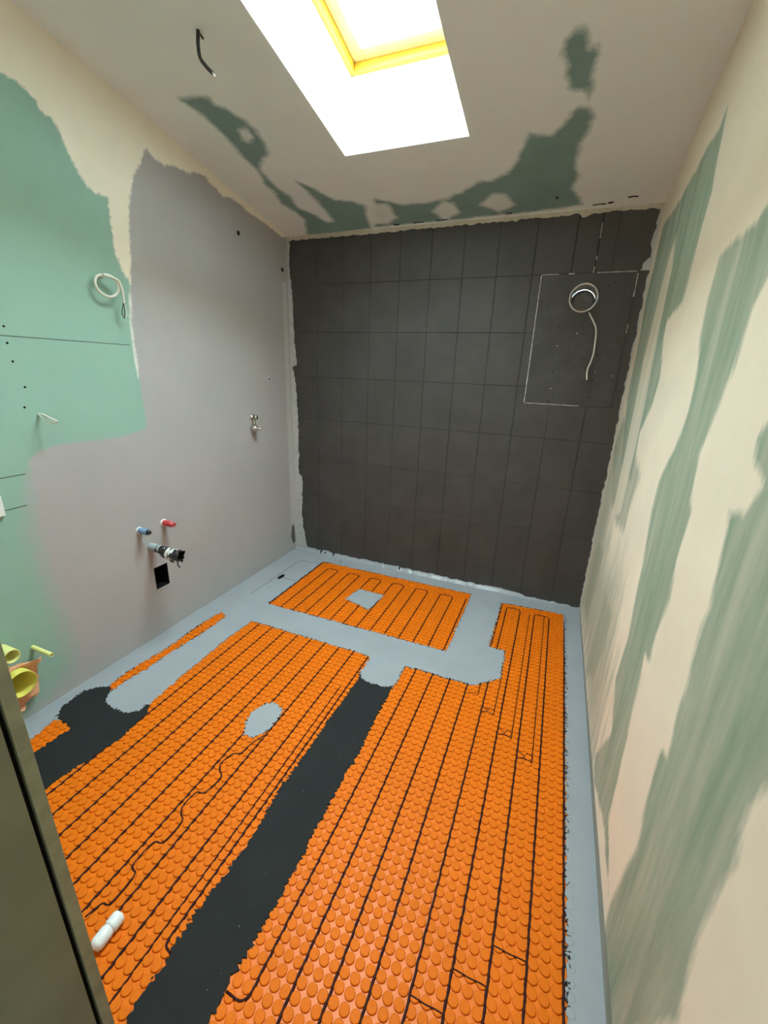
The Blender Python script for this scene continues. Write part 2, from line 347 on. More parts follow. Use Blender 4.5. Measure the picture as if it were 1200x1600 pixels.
def from_bm(name, bm, mat, parent=None, smooth=False):
    me = bpy.data.meshes.new(name)
    bm.normal_update()
    bm.to_mesh(me); bm.free()
    if smooth:
        me.polygons.foreach_set('use_smooth', [True] * len(me.polygons))
    return link_obj(name, me, mat, parent)

def empty(name, loc=(0, 0, 0)):
    o = bpy.data.objects.new(name, None)
    o.empty_display_size = 0.05
    o.location = loc
    COL.objects.link(o)
    return o

def tag(o, label, cat, group=None):
    o['label'] = label; o['category'] = cat
    if group: o['group'] = group
    return o
def struct(o, label=None, cat=None):
    o['kind'] = 'structure'
    if label: o['label'] = label
    if cat: o['category'] = cat
    return o

def box_bm(bm, lo, hi, bevel=0.0):
    g = bmesh.ops.create_cube(bm, size=1.0)
    c = [(a + b) / 2 for a, b in zip(lo, hi)]; s = [b - a for a, b in zip(lo, hi)]
    for v in g['verts']:
        v.co = Vector((c[i] + v.co[i] * s[i] for i in range(3)))
    if bevel:
        es = list({e for v in g['verts'] for e in v.link_edges})
        bmesh.ops.bevel(bm, geom=es, offset=bevel, segments=2, affect='EDGES', profile=0.6)
def box(name, lo, hi, mat, parent=None, bevel=0.0):
    bm = bmesh.new(); box_bm(bm, lo, hi, bevel)
    return from_bm(name, bm, mat, parent)

def tube(name, pts, r, mat, parent=None, seg=8, caps=True, radii=None):
    P = [Vector(p) for p in pts]
    verts, faces = [], []
    up = Vector((0, 0, 1)); prev = None
    for i, p in enumerate(P):
        d = (P[min(i + 1, len(P) - 1)] - P[max(i - 1, 0)]).normalized()
        if prev is None:
            a = d.orthogonal().normalized()
        else:
            a = (prev - d * prev.dot(d))
            a = a.normalized() if a.length > 1e-6 else d.orthogonal().normalized()
        prev = a; b = d.cross(a)
        rr = radii[i] if radii else r
        for k in range(seg):
            t = 2 * math.pi * k / seg
            verts.append(p + (a * math.cos(t) + b * math.sin(t)) * rr)
    for i in range(len(P) - 1):
        for k in range(seg):
            faces.append((i * seg + k, i * seg + (k + 1) % seg, (i + 1) * seg + (k + 1) % seg, (i + 1) * seg + k))
    if caps:
        faces.append(tuple(range(seg))[::-1])
        faces.append(tuple((len(P) - 1) * seg + k for k in range(seg)))
    return mesh(name, verts, faces, mat, parent, smooth=True)

def lathe(name, origin, axis, profile, mat, parent=None, seg=20):
    """profile = [(distance along the axis, radius)]; open ended"""
    A = Vector(axis).normalized(); a = A.orthogonal().normalized(); b = A.cross(a); O = Vector(origin)
    verts, faces = [], []
    for (h, r) in profile:
        for k in range(seg):
            t = 2 * math.pi * k / seg
            verts.append(O + A * h + (a * math.cos(t) + b * math.sin(t)) * r)
    n = len(profile)
    for i in range(n - 1):
        for k in range(seg):
            faces.append((i * seg + k, i * seg + (k + 1) % seg, (i + 1) * seg + (k + 1) % seg, (i + 1) * seg + k))
    o = mesh(name, verts, faces, mat, parent, smooth=True)
    return o

def catmull(pts, n=8):
    P = [Vector(p) for p in pts]
    out = []
    for i in range(len(P) - 1):
        p0, p1, p2, p3 = P[max(i - 1, 0)], P[i], P[i + 1], P[min(i + 2, len(P) - 1)]
        for k in range(n):
            t = k / n
            out.append(0.5 * ((2 * p1) + (p2 - p0) * t + (2 * p0 - 5 * p1 + 4 * p2 - p3) * t * t + (3 * p1 - p0 - 3 * p2 + p3) * t ** 3))
    out.append(P[-1])
    return out

def fillet(pts, r=0.02, n=5):
    P = [Vector(p) for p in pts]
    out = [P[0]]
    for i in range(1, len(P) - 1):
        a, b, c = P[i - 1], P[i], P[i + 1]
        rr = min(r, (a - b).length * 0.49, (c - b).length * 0.49)
        s = b + (a - b).normalized() * rr; e = b + (c - b).normalized() * rr
        for k in range(n + 1):
            t = k / n
            out.append(s * (1 - t) ** 2 + b * 2 * t * (1 - t) + e * t * t)
    out.append(P[-1])
    return out

RNG = np.random.default_rng(7)
def jag(poly, step=0.006, amp=0.004, corr=2, closed=True, keep=None, teeth=0.0):
    """resample an outline and make it ragged the way a trowelled or brushed edge is"""
    P = np.array(poly, float)
    if closed: P = np.vstack([P, P[:1]])
    out = []
    for i in range(len(P) - 1):
        n = max(1, int(np.hypot(*(P[i + 1] - P[i])) / step))
        for k in range(n): out.append(P[i] + (P[i + 1] - P[i]) * k / n)
    if not closed: out.append(P[-1])
    Q = np.array(out)
    w = RNG.normal(size=(len(Q), 2))
    if corr > 1:
        ker = np.ones(corr) / corr
        w = np.stack([np.convolve(np.r_[w[-corr:, j], w[:, j], w[:corr, j]], ker, 'same')[corr:-corr] for j in (0, 1)], 1) * math.sqrt(corr)
    w = np.clip(w, -1.8, 1.8) * amp
    if teeth:
        tg = np.roll(Q, -1, 0) - np.roll(Q, 1, 0); tg /= np.maximum(np.hypot(*tg.T), 1e-9)[:, None]
        ph = np.where(np.arange(len(Q)) % 2 == 0, 1, -1) * RNG.uniform(-0.1, 1.3, len(Q)) * teeth
        w = w + np.stack([-tg[:, 1], tg[:, 0]], 1) * ph[:, None]
    if keep is not None:
        m = np.array([keep(q) for q in Q]); w[m] = 0
    return Q + w

def inside(poly, P):
    P = np.atleast_2d(np.array(P, float)); q = np.array(poly, float)
    c = np.zeros(len(P), bool)
    a = q; b = np.roll(q, -1, 0)
    for (x0, y0), (x1, y1) in zip(a, b):
        if y0 == y1: continue
        m = ((y0 > P[:, 1]) != (y1 > P[:, 1])) & (P[:, 0] < (x1 - x0) * (P[:, 1] - y0) / (y1 - y0) + x0)
        c ^= m
    return c

def sdist(poly, P):
    """signed distance in metres, positive inside the outline"""
    q = np.array(poly, float); d = np.full(len(P), 1e9)
    for a, b in zip(q, np.roll(q, -1, 0)):
        ab = b - a; L = (ab @ ab) or 1e-12
        t = np.clip(((P - a) @ ab) / L, 0, 1)
        d = np.minimum(d, np.hypot(*(P - a - t[:, None] * ab).T))
    return np.where(inside(poly, P), d, -d)

def union(*polys):
    return lambda P: np.max([sdist(p, P) for p in polys], 0)

def slab_poly(name, loops, depth, mat, parent, place):
    """extruded area bounded by one or more outlines (inner outlines are holes); place maps (u, v, w) to the world"""
    cu = bpy.data.curves.new(name, 'CURVE')
    cu.dimensions = '2D'; cu.fill_mode = 'BOTH'; cu.extrude = depth / 2
    for L in loops:
        sp = cu.splines.new('POLY'); sp.points.add(len(L) - 1)
        for p, q in zip(sp.points, L): p.co = (q[0], q[1], 0, 1)
        sp.use_cyclic_u = True
    tmp = bpy.data.objects.new(name + '_tmp', cu); COL.objects.link(tmp)
    dg = bpy.context.evaluated_depsgraph_get()
    me = bpy.data.meshes.new_from_object(tmp.evaluated_get(dg))
    bpy.data.objects.remove(tmp); bpy.data.curves.remove(cu)
    me.name = name
    for v in me.vertices:
        v.co = Vector(place(v.co.x, v.co.y, v.co.z + depth / 2))
    bm = bmesh.new(); bm.from_mesh(me)
    bmesh.ops.recalc_face_normals(bm, faces=bm.faces); bm.to_mesh(me); bm.free()
    me.materials.clear()
    return link_obj(name, me, mat, parent)

def coords(lo, hi, step, extra=()):
    base = list(np.linspace(lo, hi, max(2, int(round((hi - lo) / step)) + 1)))
    for e in extra:
        base = [b for b in base if abs(b - e) > step * 0.4 or b in (lo, hi)] + [e]
    return np.array(sorted(set(round(float(b), 5) for b in base)))

def grid_wall(name, us, vs_, place, thick, mat, fields, skip=(), rounds=()):
    """wall face as a fine grid carrying the outlines of its coats, with a solid back; place(u, v, w) with w pointing behind"""
    nu, nv = len(us), len(vs_)
    U, V = np.meshgrid(us, vs_, indexing='ij')
    P = np.stack([U.ravel(), V.ravel()], 1)
    verts = [place(u, v, 0) for u, v in P]
    faces = []
    for i in range(nu - 1):
        for j in range(nv - 1):
            cu, cv = (us[i] + us[i + 1]) / 2, (vs_[j] + vs_[j + 1]) / 2
            if any(a < cu < b and c < cv < d for a, b, c, d in skip): continue
            if any(math.hypot(cu - a, cv - b) < c_ for a, b, c_ in rounds): continue
            faces.append((i * nv + j, (i + 1) * nv + j, (i + 1) * nv + j + 1, i * nv + j + 1))
    n0 = len(verts)
    # back face and rim (coarse), with the same openings
    bu = sorted({float(us[0]), float(us[-1])} | {s[0] for s in skip} | {s[1] for s in skip})
    bv = sorted({float(vs_[0]), float(vs_[-1])} | {s[2] for s in skip} | {s[3] for s in skip})
    for u in bu:
        for v in bv: verts.append(place(u, v, thick))
    m = len(bv)
    for i in range(len(bu) - 1):
        for j in range(m - 1):
            cu, cv = (bu[i] + bu[i + 1]) / 2, (bv[j] + bv[j + 1]) / 2
            if any(a < cu < b and c < cv < d for a, b, c, d in skip): continue
            faces.append((n0 + i * m + j, n0 + i * m + j + 1, n0 + (i + 1) * m + j + 1, n0 + (i + 1) * m + j))
    n1 = len(verts)
    c = [(us[0], vs_[0]), (us[-1], vs_[0]), (us[-1], vs_[-1]), (us[0], vs_[-1])]
    for w in (0, thick):
        for u, v in c: verts.append(place(u, v, w))
    for k in range(4):
        faces.append((n1 + k, n1 + (k + 1) % 4, n1 + 4 + (k + 1) % 4, n1 + 4 + k))
    o = mesh(name, verts, faces, mat)
    for an, fn, soft in fields:
        sd = fn(P) if callable(fn) else sdist(fn, P)
        sf = soft(P) if callable(soft) else soft
        val = np.full(len(verts), -50.0); val[:n0] = np.clip(sd / sf, -50, 50)
        o.data.attributes.new(an, 'FLOAT', 'POINT').data.foreach_set('value', val.astype(np.float32))
    return o

# ------------------------------------------------------------------ room shell
# left wall, with a square cut-out low down
LH = (1.435, 1.520, 0.276, 0.405)
us = np.r_[coords(YH, 0.3, 0.4)[:-1], coords(0.3, YB, 0.014, LH[:2])]
vv = coords(0.0, 3.2, 0.014, LH[2:])
def pl_left(u, v, w): return (XL - w, u, min(v, ceil_z(u) + 0.01))
wall_left = struct(grid_wall('wall_left', us, vv, pl_left, 0.12, 'left', [
    ('green', L_GREEN, lambda P: np.where(P[:, 1] < 1.06, 0.006 + 0.05 * np.clip((1.10 - P[:, 1]) / 0.25, 0, 1), 0.006)),
    ('plaster', L_PLASTER, 0.006), ('white', L_WHITE, 0.005), ('tape', L_TAPE, 0.006), ('dark', L_DARK, 0.006)], [LH], [(0.744, 0.203, 0.060)]))
# right wall
us = np.r_[coords(YH, 0.3, 0.4)[:-1], coords(0.3, YB, 0.014)]
vv = coords(0.0, 3.2, 0.014)
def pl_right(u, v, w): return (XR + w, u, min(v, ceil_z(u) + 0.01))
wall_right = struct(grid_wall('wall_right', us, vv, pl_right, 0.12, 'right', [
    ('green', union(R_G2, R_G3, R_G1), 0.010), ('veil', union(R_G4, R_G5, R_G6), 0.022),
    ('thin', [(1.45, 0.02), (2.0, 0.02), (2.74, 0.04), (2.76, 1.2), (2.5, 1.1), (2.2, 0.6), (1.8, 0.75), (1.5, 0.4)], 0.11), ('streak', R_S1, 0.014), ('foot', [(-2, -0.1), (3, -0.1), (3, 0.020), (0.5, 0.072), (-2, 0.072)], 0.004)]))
# ceiling with the roof window opening
us = coords(XL - 0.05, XR + 0.05, 0.014, (HX0, HX1))
vv = np.r_[coords(YH, 0.9, 0.4)[:-1], coords(0.9, YB + 0.06, 0.014, (HY0, HY1))]
def pl_ceil(u, v, w): return (u, v + w * CS, ceil_z(v) + w)
ceiling = struct(grid_wall('ceiling', us, vv, pl_ceil, 0.05, 'ceil', [
    ('green', union(C_G1, C_G2, C_G3, C_G4), 0.015), ('patch', union(C_H1, C_H2, C_H3, C_H4), 0.014)],
    [(HX0, HX1, HY0, HY1)]))
# back wall
BD = (-0.206, 0.2715, 1.306, 1.998)     # board let into the tiled wall
DC, DR = (0.029, 1.877), 0.070          # duct centre (x, z) and radius
us = coords(XL - 0.05, XR + 0.05, 0.3, (DC[0] - 0.1, DC[0] + 0.1))
vv = coords(0.0, CZ + 0.04, 0.3, (DC[1] - 0.1, DC[1] + 0.1))
def pl_back(u, v, w): return (u, YB + 0.0022 + w, v)
wall_back = struct(grid_wall('wall_back', us, vv, pl_back, 0.30, 'joint', [],
    [(DC[0] - 0.1, DC[0] + 0.1, DC[1] - 0.1, DC[1] + 0.1)]))
# hall end, doorway partition
struct(box('wall_rear', (XL - 0.1, YH - 0.1, 0), (XR + 0.1, YH, ceil_z(YH) + 0.02), 'hall'))
JX, JY0, JY1 = -0.662, 0.02, 0.25
bm = bmesh.new()
box_bm(bm, (XL, JY0, 0), (JX, JY1, ceil_z(JY1)))
struct(from_bm('wall_front', bm, 'hall'))
# floor: screed slab, grey coat on top with openings where the mats show
floor = struct(box('floor', (XL - 0.1, YH - 0.1, -0.12), (XR + 0.1, YB + 0.1, 0.0), 'slab'))

# ------------------------------------------------------------------ roof window
ca, sa = 1 / math.hypot(1, CS), CS / math.hypot(1, CS)
def PS(x, s, t):      # s: down the slope from the far edge of the opening (negative towards the door), t: outwards
    return Vector((x, HY1 + s * ca + t * sa, ceil_z(HY1) - s * sa + t * ca))
SL = (HY1 - HY0) / ca
def slope_box(bm, x0, x1, s0, s1, t0, t1):
    g = bmesh.ops.create_cube(bm, size=1.0)
    for v in g['verts']:
        v.co = PS(x0 if v.co.x < 0 else x1, s0 if v.co.y < 0 else s1, t0 if v.co.z < 0 else t1)
T0, T1 = 0.325, 0.42
bm = bmesh.new()
for (x0, x1, s0, s1) in ((HX0 - 0.03, HX0, -SL - 0.03, 0.03), (HX1, HX1 + 0.03, -SL - 0.03, 0.03),
                         (HX0, HX1, 0, 0.03), (HX0, HX1, -SL - 0.03, -SL)):
    slope_box(bm, x0, x1, s0, s1, 0.0015, T1)
from_bm('skylight_shaft', bm, 'shaft', ceiling)
win = struct(empty('window_1', tuple(PS((HX0 + HX1) / 2, -SL / 2, T0))),
             'yellow pine roof window in the sloping ceiling', 'window')
def ring(name, x0, x1, s0, s1, w, t0, t1, mat, parent):
    for (a, b, c, d) in ((x0, x0 + w, s0, s1), (x1 - w, x1, s0, s1), (x0 + w, x1 - w, s1 - w, s1), (x0 + w, x1 - w, s0, s0 + w)):
        bm = bmesh.new(); slope_box(bm, a, b, c, d, t0, t1)
        bmesh.ops.bevel(bm, geom=list(bm.edges), offset=0.003, segments=1, affect='EDGES')
        o = from_bm(name, bm, mat)
        o.parent = parent; o.matrix_parent_inverse = Matrix.Translation(-Vector(parent.location)) if parent.type == 'EMPTY' else Matrix()
ring('frame_bar', HX0, HX1, -SL, 0, 0.022, T0, T1, 'pine', win)
ring('sash_bar', HX0 + 0.022, HX1 - 0.022, -SL + 0.022, -0.022, 0.055, T0 + 0.035, T1, 'pine_pale', win)
def wchild(o):
    o.parent = win; o.matrix_parent_inverse = Matrix.Translation(-Vector(win.location)); return o
bm = bmesh.new(); slope_box(bm, HX0 + 0.07, HX1 - 0.07, -SL + 0.07, -0.07, T1 - 0.025, T1 - 0.019)
wchild(from_bm('pane', bm, 'glass'))
c = PS(HX0 + 0.075, -0.11, T0 + 0.05)
wchild(tube('sash_bolt', [c, c + Vector((0.012, 0, 0)), c + Vector((0.012, 0.0, -0.03))], 0.004, 'chrome'))
# light enters only here: sampling portal in the pane
pa = light('sky_portal', 'AREA', PS((HX0 + HX1) / 2, -SL / 2, T1 + 0.02), 1.0, (1, 1, 1), shape='RECTANGLE', size=HX1 - HX0, size_y=SL)
pa.rotation_euler = (-math.atan(CS), 0, 0)
pa.data.cycles.is_portal = True

# ------------------------------------------------------------------ tiled back wall
tile_mesh = {}
def tile(x0, x1, z0, z1):
    w, h = round(x1 - x0, 3), round(z1 - z0, 3)
    if w < 0.012 or h < 0.012: return
    if (w, h) not in tile_mesh:
        bm = bmesh.new(); box_bm(bm, (-w / 2, 0, -h / 2), (w / 2, 0.006, h / 2))
        es = [e for e in bm.edges if all(v.co.y < 0.001 for v in e.verts)]
        bmesh.ops.bevel(bm, geom=es, offset=0.0012, segments=1, affect='EDGES')
        me = bpy.data.meshes.new('tile'); bm.to_mesh(me); bm.free(); me.materials.append(M['tile'])
        tile_mesh[(w, h)] = me
    o = bpy.data.objects.new('tile', tile_mesh[(w, h)])
    o.location = ((x0 + x1) / 2, YB + random.uniform(-0.0004, 0.0004), (z0 + z1) / 2)
    o.rotation_euler = (random.uniform(-0.0015, 0.0015), 0, random.uniform(-0.002, 0.002))
    COL.objects.link(o); o.parent = wall_back
random.seed(3)
G = 0.0012
zs = [0.0, 0.2, 0.5, 0.8, 1.1, 1.4, 1.7, 2.0, CZ]
xs = [XL] + [-0.658 + 0.2 * k for k in range(-6, 5)] + [XR]
xs = sorted(x for x in xs if XL <= x <= XR)
cutx = (-0.055, 0.060)                   # two saw cuts above the board
for za, zb in zip(zs, zs[1:]):
    row = list(xs)
    if za >= 1.99:
        row = sorted([x for x in xs if not (cutx[0] - 0.02 < x < cutx[1] + 0.02)] + list(cutx))
    for xa, xb in zip(row, row[1:]):
        g = G
        a, b, c0, d = xa + g, xb - g, za + g, zb - g
        if za >= 1.99:
            if xa == cutx[0]: a += 0.002
            if xb == cutx[0]: b -= 0.002
            if xa == cutx[1]: a += 0.003
            if xb == cutx[1]: b -= 0.003
        # the board replaces the tiles it covers
        if b <= BD[0] or a >= BD[1] or d <= BD[2] or c0 >= BD[3]:
            tile(a, b, c0, d); continue
        zl, zh = max(c0, BD[2]), min(d, BD[3])
        if a < BD[0]: tile(a, BD[0] - 0.002, zl, zh)
        if b > BD[1]: tile(BD[1] + 0.002, b, zl, zh)
        if c0 < BD[2]: tile(a, b, c0, BD[2] - 0.002)
        if d > BD[3] + 0.02: tile(a, b, BD[3] + 0.002, d)
# ragged filler along the edges of the tiled wall
def on_back(depth):
    return lambda u, v, w: (u, YB - 0.0006 - w, v)
kx = lambda q: q[0] < XL + 0.004 or q[1] > CZ - 0.003 or q[1] < 0.002
lp = jag(B_LEFT, 0.012, 0.0035, 2, closed=False)
slab_poly('corner_coat', [np.vstack([lp, [(XL, 0.0), (XL, CZ)]])], 0.0018, 'corner_tape', wall_back, on_back(0))
tl = jag([(XL + 0.02, 2.272), (-1.3, 2.272), (-0.9, 2.276), (-0.4, 2.274), (-0.06, 2.277), (-0.04, 2.262), (0.01, 2.277), (0.31, 2.272)], 0.012, 0.003, 2, closed=False)
slab_poly('filler_band', [np.vstack([tl, [(XR, 2.272), (XR, CZ + 0.01), (XL, CZ + 0.01), (XL, 2.272)]])], 0.0022, 'beige_filler', wall_back, on_back(0))
rp = jag([(0.312, 2.28), (0.309, 2.2), (0.303, 2.13), (0.312, 2.06), (0.28, 2.035), (0.282, 2.006), (0.317, 2.004), (0.319, 1.7), (0.316, 1.45), (0.320, 1.0), (0.318, 0.6), (0.321, 0.03)], 0.012, 0.0028, 2, closed=False)
slab_poly('corner_coat', [np.vstack([rp, [(XR, 0.03), (XR, 2.28)]])], 0.0018, 'corner_tape', wall_back, on_back(0))
# grey cove where the floor coat turns up the back wall
bl = jag([(XL, 0.045), (-1.79, 0.040), (-1.66, 0.036), (-1.3, 0.032), (-0.9, 0.031), (-0.5, 0.028), (-0.25, 0.030), (-0.13, 0.036), (-0.06, 0.024), (-0.02, 0.012), (0.10, 0.016), (0.32, 0.012)], 0.014, 0.0035, 2, closed=False)
verts, faces = [], []
for i, (x, z) in enumerate(bl):
    x = min(max(x, XL), XR)
    for (yy, zz) in ((YB - 0.0012, z), (YB - 0.004, z * 0.75), (YB - 0.008 - z * 0.25, z * 0.35 + 0.004), (YB - 0.014 - z * 0.6, COAT_Z + 0.0004), (YB - 0.014 - z * 0.6, 0.001)):
        verts.append((x, yy, zz))
n = 5
for i in range(len(bl) - 1):
    for k in range(n - 1):
        faces.append((i * n + k, i * n + k + 1, (i + 1) * n + k + 1, (i + 1) * n + k))
mesh('cove', verts, faces, 'coat_gloss', wall_back, smooth=True)

# board with the duct opening
bd = tag(empty('repair_board', ((BD[0] + BD[1]) / 2, YB, BD[2])), 'dark rectangular board let into the tiled wall around the duct', 'board')
def rel(o, parent):
    o.parent = parent; o.matrix_parent_inverse = Matrix.Translation(-Vector(parent.location)); return o
circ = [(DC[0] + (DR + 0.001) * math.cos(2 * math.pi * k / 40), DC[1] + (DR + 0.001) * math.sin(2 * math.pi * k / 40)) for k in range(40)]
rel(slab_poly('panel', [[(BD[0], BD[2]), (BD[1], BD[2]), (BD[1], BD[3]), (BD[0], BD[3])], circ], 0.0085, 'board', None, lambda u, v, w: (u, YB - 0.0015 + w, v)), bd)
def bead(p, q, w, step=0.01):
    """broken line of pale filler squeezed out along an edge"""
    p, q = Vector(p), Vector(q); L = (q - p).length; d = (q - p) / L; nrm = Vector((-d.y, d.x))
    s = np.arange(0, L, step); a, b = [], []
    for t in s:
        c0 = p + d * t + nrm * random.uniform(-0.0008, 0.0008); hw = w * random.uniform(0.4, 1.0) / 2
        a.append(c0 + nrm * hw); b.append(c0 - nrm * hw)
    loop = [(v.x, v.y) for v in a] + [(v.x, v.y) for v in reversed(b)]
    return rel(slab_poly('filler_bead', [loop], 0.0012, 'filler', None, lambda u, v, ww: (u, YB - 0.0016 - ww, v)), bd)
x0, x1, z0, z1 = BD
bead((x0 - .001, z0), (x0 - .001, z1), 0.0055)
bead((x0, z0 - .001), (x0 + 0.31, z0 - .001), 0.004)
bead((x0, z1 + .001), (x0 + 0.09, z1 + .001), 0.004)
bead((x0 + .14, z1 + .001), (x0 + 0.17, z1 + .001), 0.006)
bead((x0 + .28, z1 + .001), (x1, z1 + .001), 0.004)
bead((x1, z1 - 0.12), (x1, z1 - 0.01), 0.006)
bead((x1, z1 - 0.30), (x1, z1 - 0.25), 0.005)
bead((x1 + .005, z1 + .004), (x1 + .05, z1 + .004), 0.005)
bead((cutx[1], 2.16), (cutx[1] - 0.001, 2.235), 0.005)
bead((cutx[1], 2.06), (cutx[1], 2.085), 0.004)
bead((cutx[1] - .004, 2.0), (cutx[1] - 0.002, 2.03), 0.005)
for (p, m, r) in [(p, 'filler', 0.0032) for p in B_DOTW] + [(p, 'black', 0.0035) for p in B_DOTB]:
    rel(lathe('screw_head', (p[0], YB - 0.0012, p[1]), (0, -1, 0), [(0, r), (0.0012, r), (0.0016, r * 0.6), (0.0014, 0.0)], m, None, 10), bd)
# galvanised duct
du = tag(empty('ventilation_duct', (DC[0], YB, DC[1])), 'round galvanised metal duct end in the dark board', 'duct')
prof = [(-0.012, DR + 0.001), (-0.013, DR), (-0.013, DR - 0.003)]
for k in range(40):
    d_ = -0.010 + k * 0.009
    prof.append((d_, DR - 0.0035 - (0.0016 if k % 4 == 0 else 0)))
dpipe = rel(lathe('duct_pipe', (DC[0], YB, DC[1]), (0, 1, 0), [(0.30, DR + 0.001)] + prof, 'zinc', None, 40), du)
rim = rel(lathe('collar', (DC[0], YB, DC[1]), (0, 1, 0), [(-0.0125, DR - 0.003), (-0.015, DR - 0.001), (-0.015, DR + 0.002), (-0.011, DR + 0.004), (-0.001, DR + 0.003)], 'zinc', None, 40), du)
rim.parent = dpipe; rim.matrix_parent_inverse = Matrix()
rel(lathe('duct_end', (DC[0], YB + 0.15, DC[1]), (0, 1, 0), [(0, DR - 0.004), (0.03, DR * 0.8), (0.02, DR * 0.55), (0.04, DR * 0.3), (0.03, 0.0)], 'zinc_dull', None, 40), du)
pts = [(x, YB - 0.004 - 0.02 * math.sin(min(1, i / 5) * math.pi / 2), z) for i, (x, z) in enumerate(B_CABLE)]
pts = [(0.070, YB + 0.004, 1.806)] + pts
wc = tag(tube('electric_cable', catmull(pts, 6), 0.0042, 'wire_white'), 'white cable hanging below the round metal duct', 'cable')

# ------------------------------------------------------------------ floor coats and heating mats
M1 = [(-1.553, 1.942), (-0.372, 1.955), (-0.372, 2.652), (-1.553, 2.645)]
M1H = [(-1.105, 2.372), (-0.915, 2.370), (-0.932, 2.158), (-1.132, 2.212)]
M2 = F_M2T + F_M2R + [(-0.712, 0.25), (-1.487, 0.25)] + F_M2L[::-1] + F_M2LU[::-1]
M3 = F_M3T + F_M3R + [(0.24, 0.25), (-0.535, 0.25)] + F_M3L[::-1] + F_M3G[::-1]
SS = F_SL + F_SR[::-1]
PP = F_PL + [(-1.757, 0.25), (-1.682, 0.25)] + F_D1P[::-1]
D1 = F_D1L + F_D1P + [(-1.682, 0.25), (-1.487, 0.25)] + F_M2L[::-1] + F_D1T[::-1] + [(-1.723, 1.0), (-1.761, 1.017)]
D2 = F_D2T + F_M3L + [(-0.534, 0.25), (-0.712, 0.25)] + F_M2R[2:][::-1]
HB = (F_SL + F_D1L + F_PL + [(-1.757, 0.25), (0.240, 0.25)] + F_M3R[::-1] + F_M3T[::-1] + F_M3G + F_D2T[::-1]
      + F_M2R[:3][::-1] + F_M2T[::-1] + F_M2LU + F_D1T[::-1] + F_SR[::-1])
def lay(z0): return lambda u, v, w: (u, v, z0 + w)
coat = slab_poly('grey_coat', [[(XL, YH), (XR, YH), (XR, YB), (XL, YB)], jag(HB, 0.0085, 0.0025, 1, teeth=0.0055),
                               jag(M1, 0.0085, 0.0025, 1, teeth=0.0055), jag(M1H, 0.0085, 0.0025, 1, teeth=0.004), jag(F_OVAL, 0.0085, 0.0025, 1, teeth=0.004)],
                 COAT_Z, 'coat', floor, lay(0.0))
def inflate(poly, d):
    q = np.array(poly); c = np.roll(q, 1, 0); e = np.roll(q, -1, 0)
    t = e - c; t /= np.maximum(np.hypot(*t.T), 1e-9)[:, None]
    nrm = np.stack([t[:, 1], -t[:, 0]], 1)
    area = 0.5 * np.sum(q[:, 0] * np.roll(q[:, 1], -1) - np.roll(q[:, 0], -1) * q[:, 1])
    return q + nrm * d * (1 if area > 0 else -1)
# dark flecks standing in for the shade between studs along the coat edges
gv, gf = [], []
def shade_flecks(line, density):
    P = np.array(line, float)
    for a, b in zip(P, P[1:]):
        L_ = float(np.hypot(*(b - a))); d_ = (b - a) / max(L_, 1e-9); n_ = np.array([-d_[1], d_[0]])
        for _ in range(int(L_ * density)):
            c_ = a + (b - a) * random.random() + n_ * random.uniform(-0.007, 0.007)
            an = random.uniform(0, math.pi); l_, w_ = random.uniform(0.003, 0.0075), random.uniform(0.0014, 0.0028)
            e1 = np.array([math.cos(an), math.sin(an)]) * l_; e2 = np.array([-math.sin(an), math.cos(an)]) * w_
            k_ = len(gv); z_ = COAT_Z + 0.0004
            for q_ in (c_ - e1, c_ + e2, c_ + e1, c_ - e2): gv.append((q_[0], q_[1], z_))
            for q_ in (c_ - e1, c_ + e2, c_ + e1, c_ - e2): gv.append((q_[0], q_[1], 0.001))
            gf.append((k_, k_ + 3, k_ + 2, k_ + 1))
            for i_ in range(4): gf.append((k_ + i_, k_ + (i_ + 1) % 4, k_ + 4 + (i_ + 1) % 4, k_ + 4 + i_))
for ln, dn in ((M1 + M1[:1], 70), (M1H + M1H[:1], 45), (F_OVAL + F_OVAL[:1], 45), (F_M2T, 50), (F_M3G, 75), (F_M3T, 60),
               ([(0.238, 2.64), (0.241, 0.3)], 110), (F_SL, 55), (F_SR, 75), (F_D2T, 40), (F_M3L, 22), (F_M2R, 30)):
    shade_flecks(ln, dn)
go = mesh('edge_shade_flecks', gv, gf, 'joint', floor)
go['kind'] = 'stuff'
# charcoal strips
for poly, lab in ((D2, 'long charcoal coated strip running between the two big orange mats'),
                  (D1, 'charcoal coated patch by the left wall beside the door frame')):
    o = slab_poly('sealing_strip', [jag(poly, 0.0085, 0.003, 1, teeth=0.005)], 0.0052, 'charcoal', None, lay(0.0003))
    tag(o, lab, 'floor coating', 'charcoal coated areas of the floor')

# studs
def stud_mesh():
    prof = [(0.0008, 0.0128), (0.0036, 0.0137), (0.0048, 0.0130), (0.0052, 0.0112), (0.0049, 0.0060)]
    seg = 12; v, f = [], []
    for h, r in prof:
        for k in range(seg):
            a = 2 * math.pi * k / seg
            v.append((r * math.cos(a), r * math.sin(a), h))
    for i in range(len(prof) - 1):
        for k in range(seg):
            f.append((i * seg + k, i * seg + (k + 1) % seg, (i + 1) * seg + (k + 1) % seg, (i + 1) * seg + k))
    v.append((0, 0, 0.0049)); c = len(v) - 1
    for k in range(seg): f.append(((len(prof) - 1) * seg + k, (len(prof) - 1) * seg + (k + 1) % seg, c))
    return np.array(v), f
SV, SF = stud_mesh()
stud_me = bpy.data.meshes.new('stud')
stud_me.from_pydata([tuple(map(float, v)) for v in SV], [], SF)
stud_me.polygons.foreach_set('use_smooth', [True] * len(stud_me.polygons))
stud_me.materials.append(M['stud'])
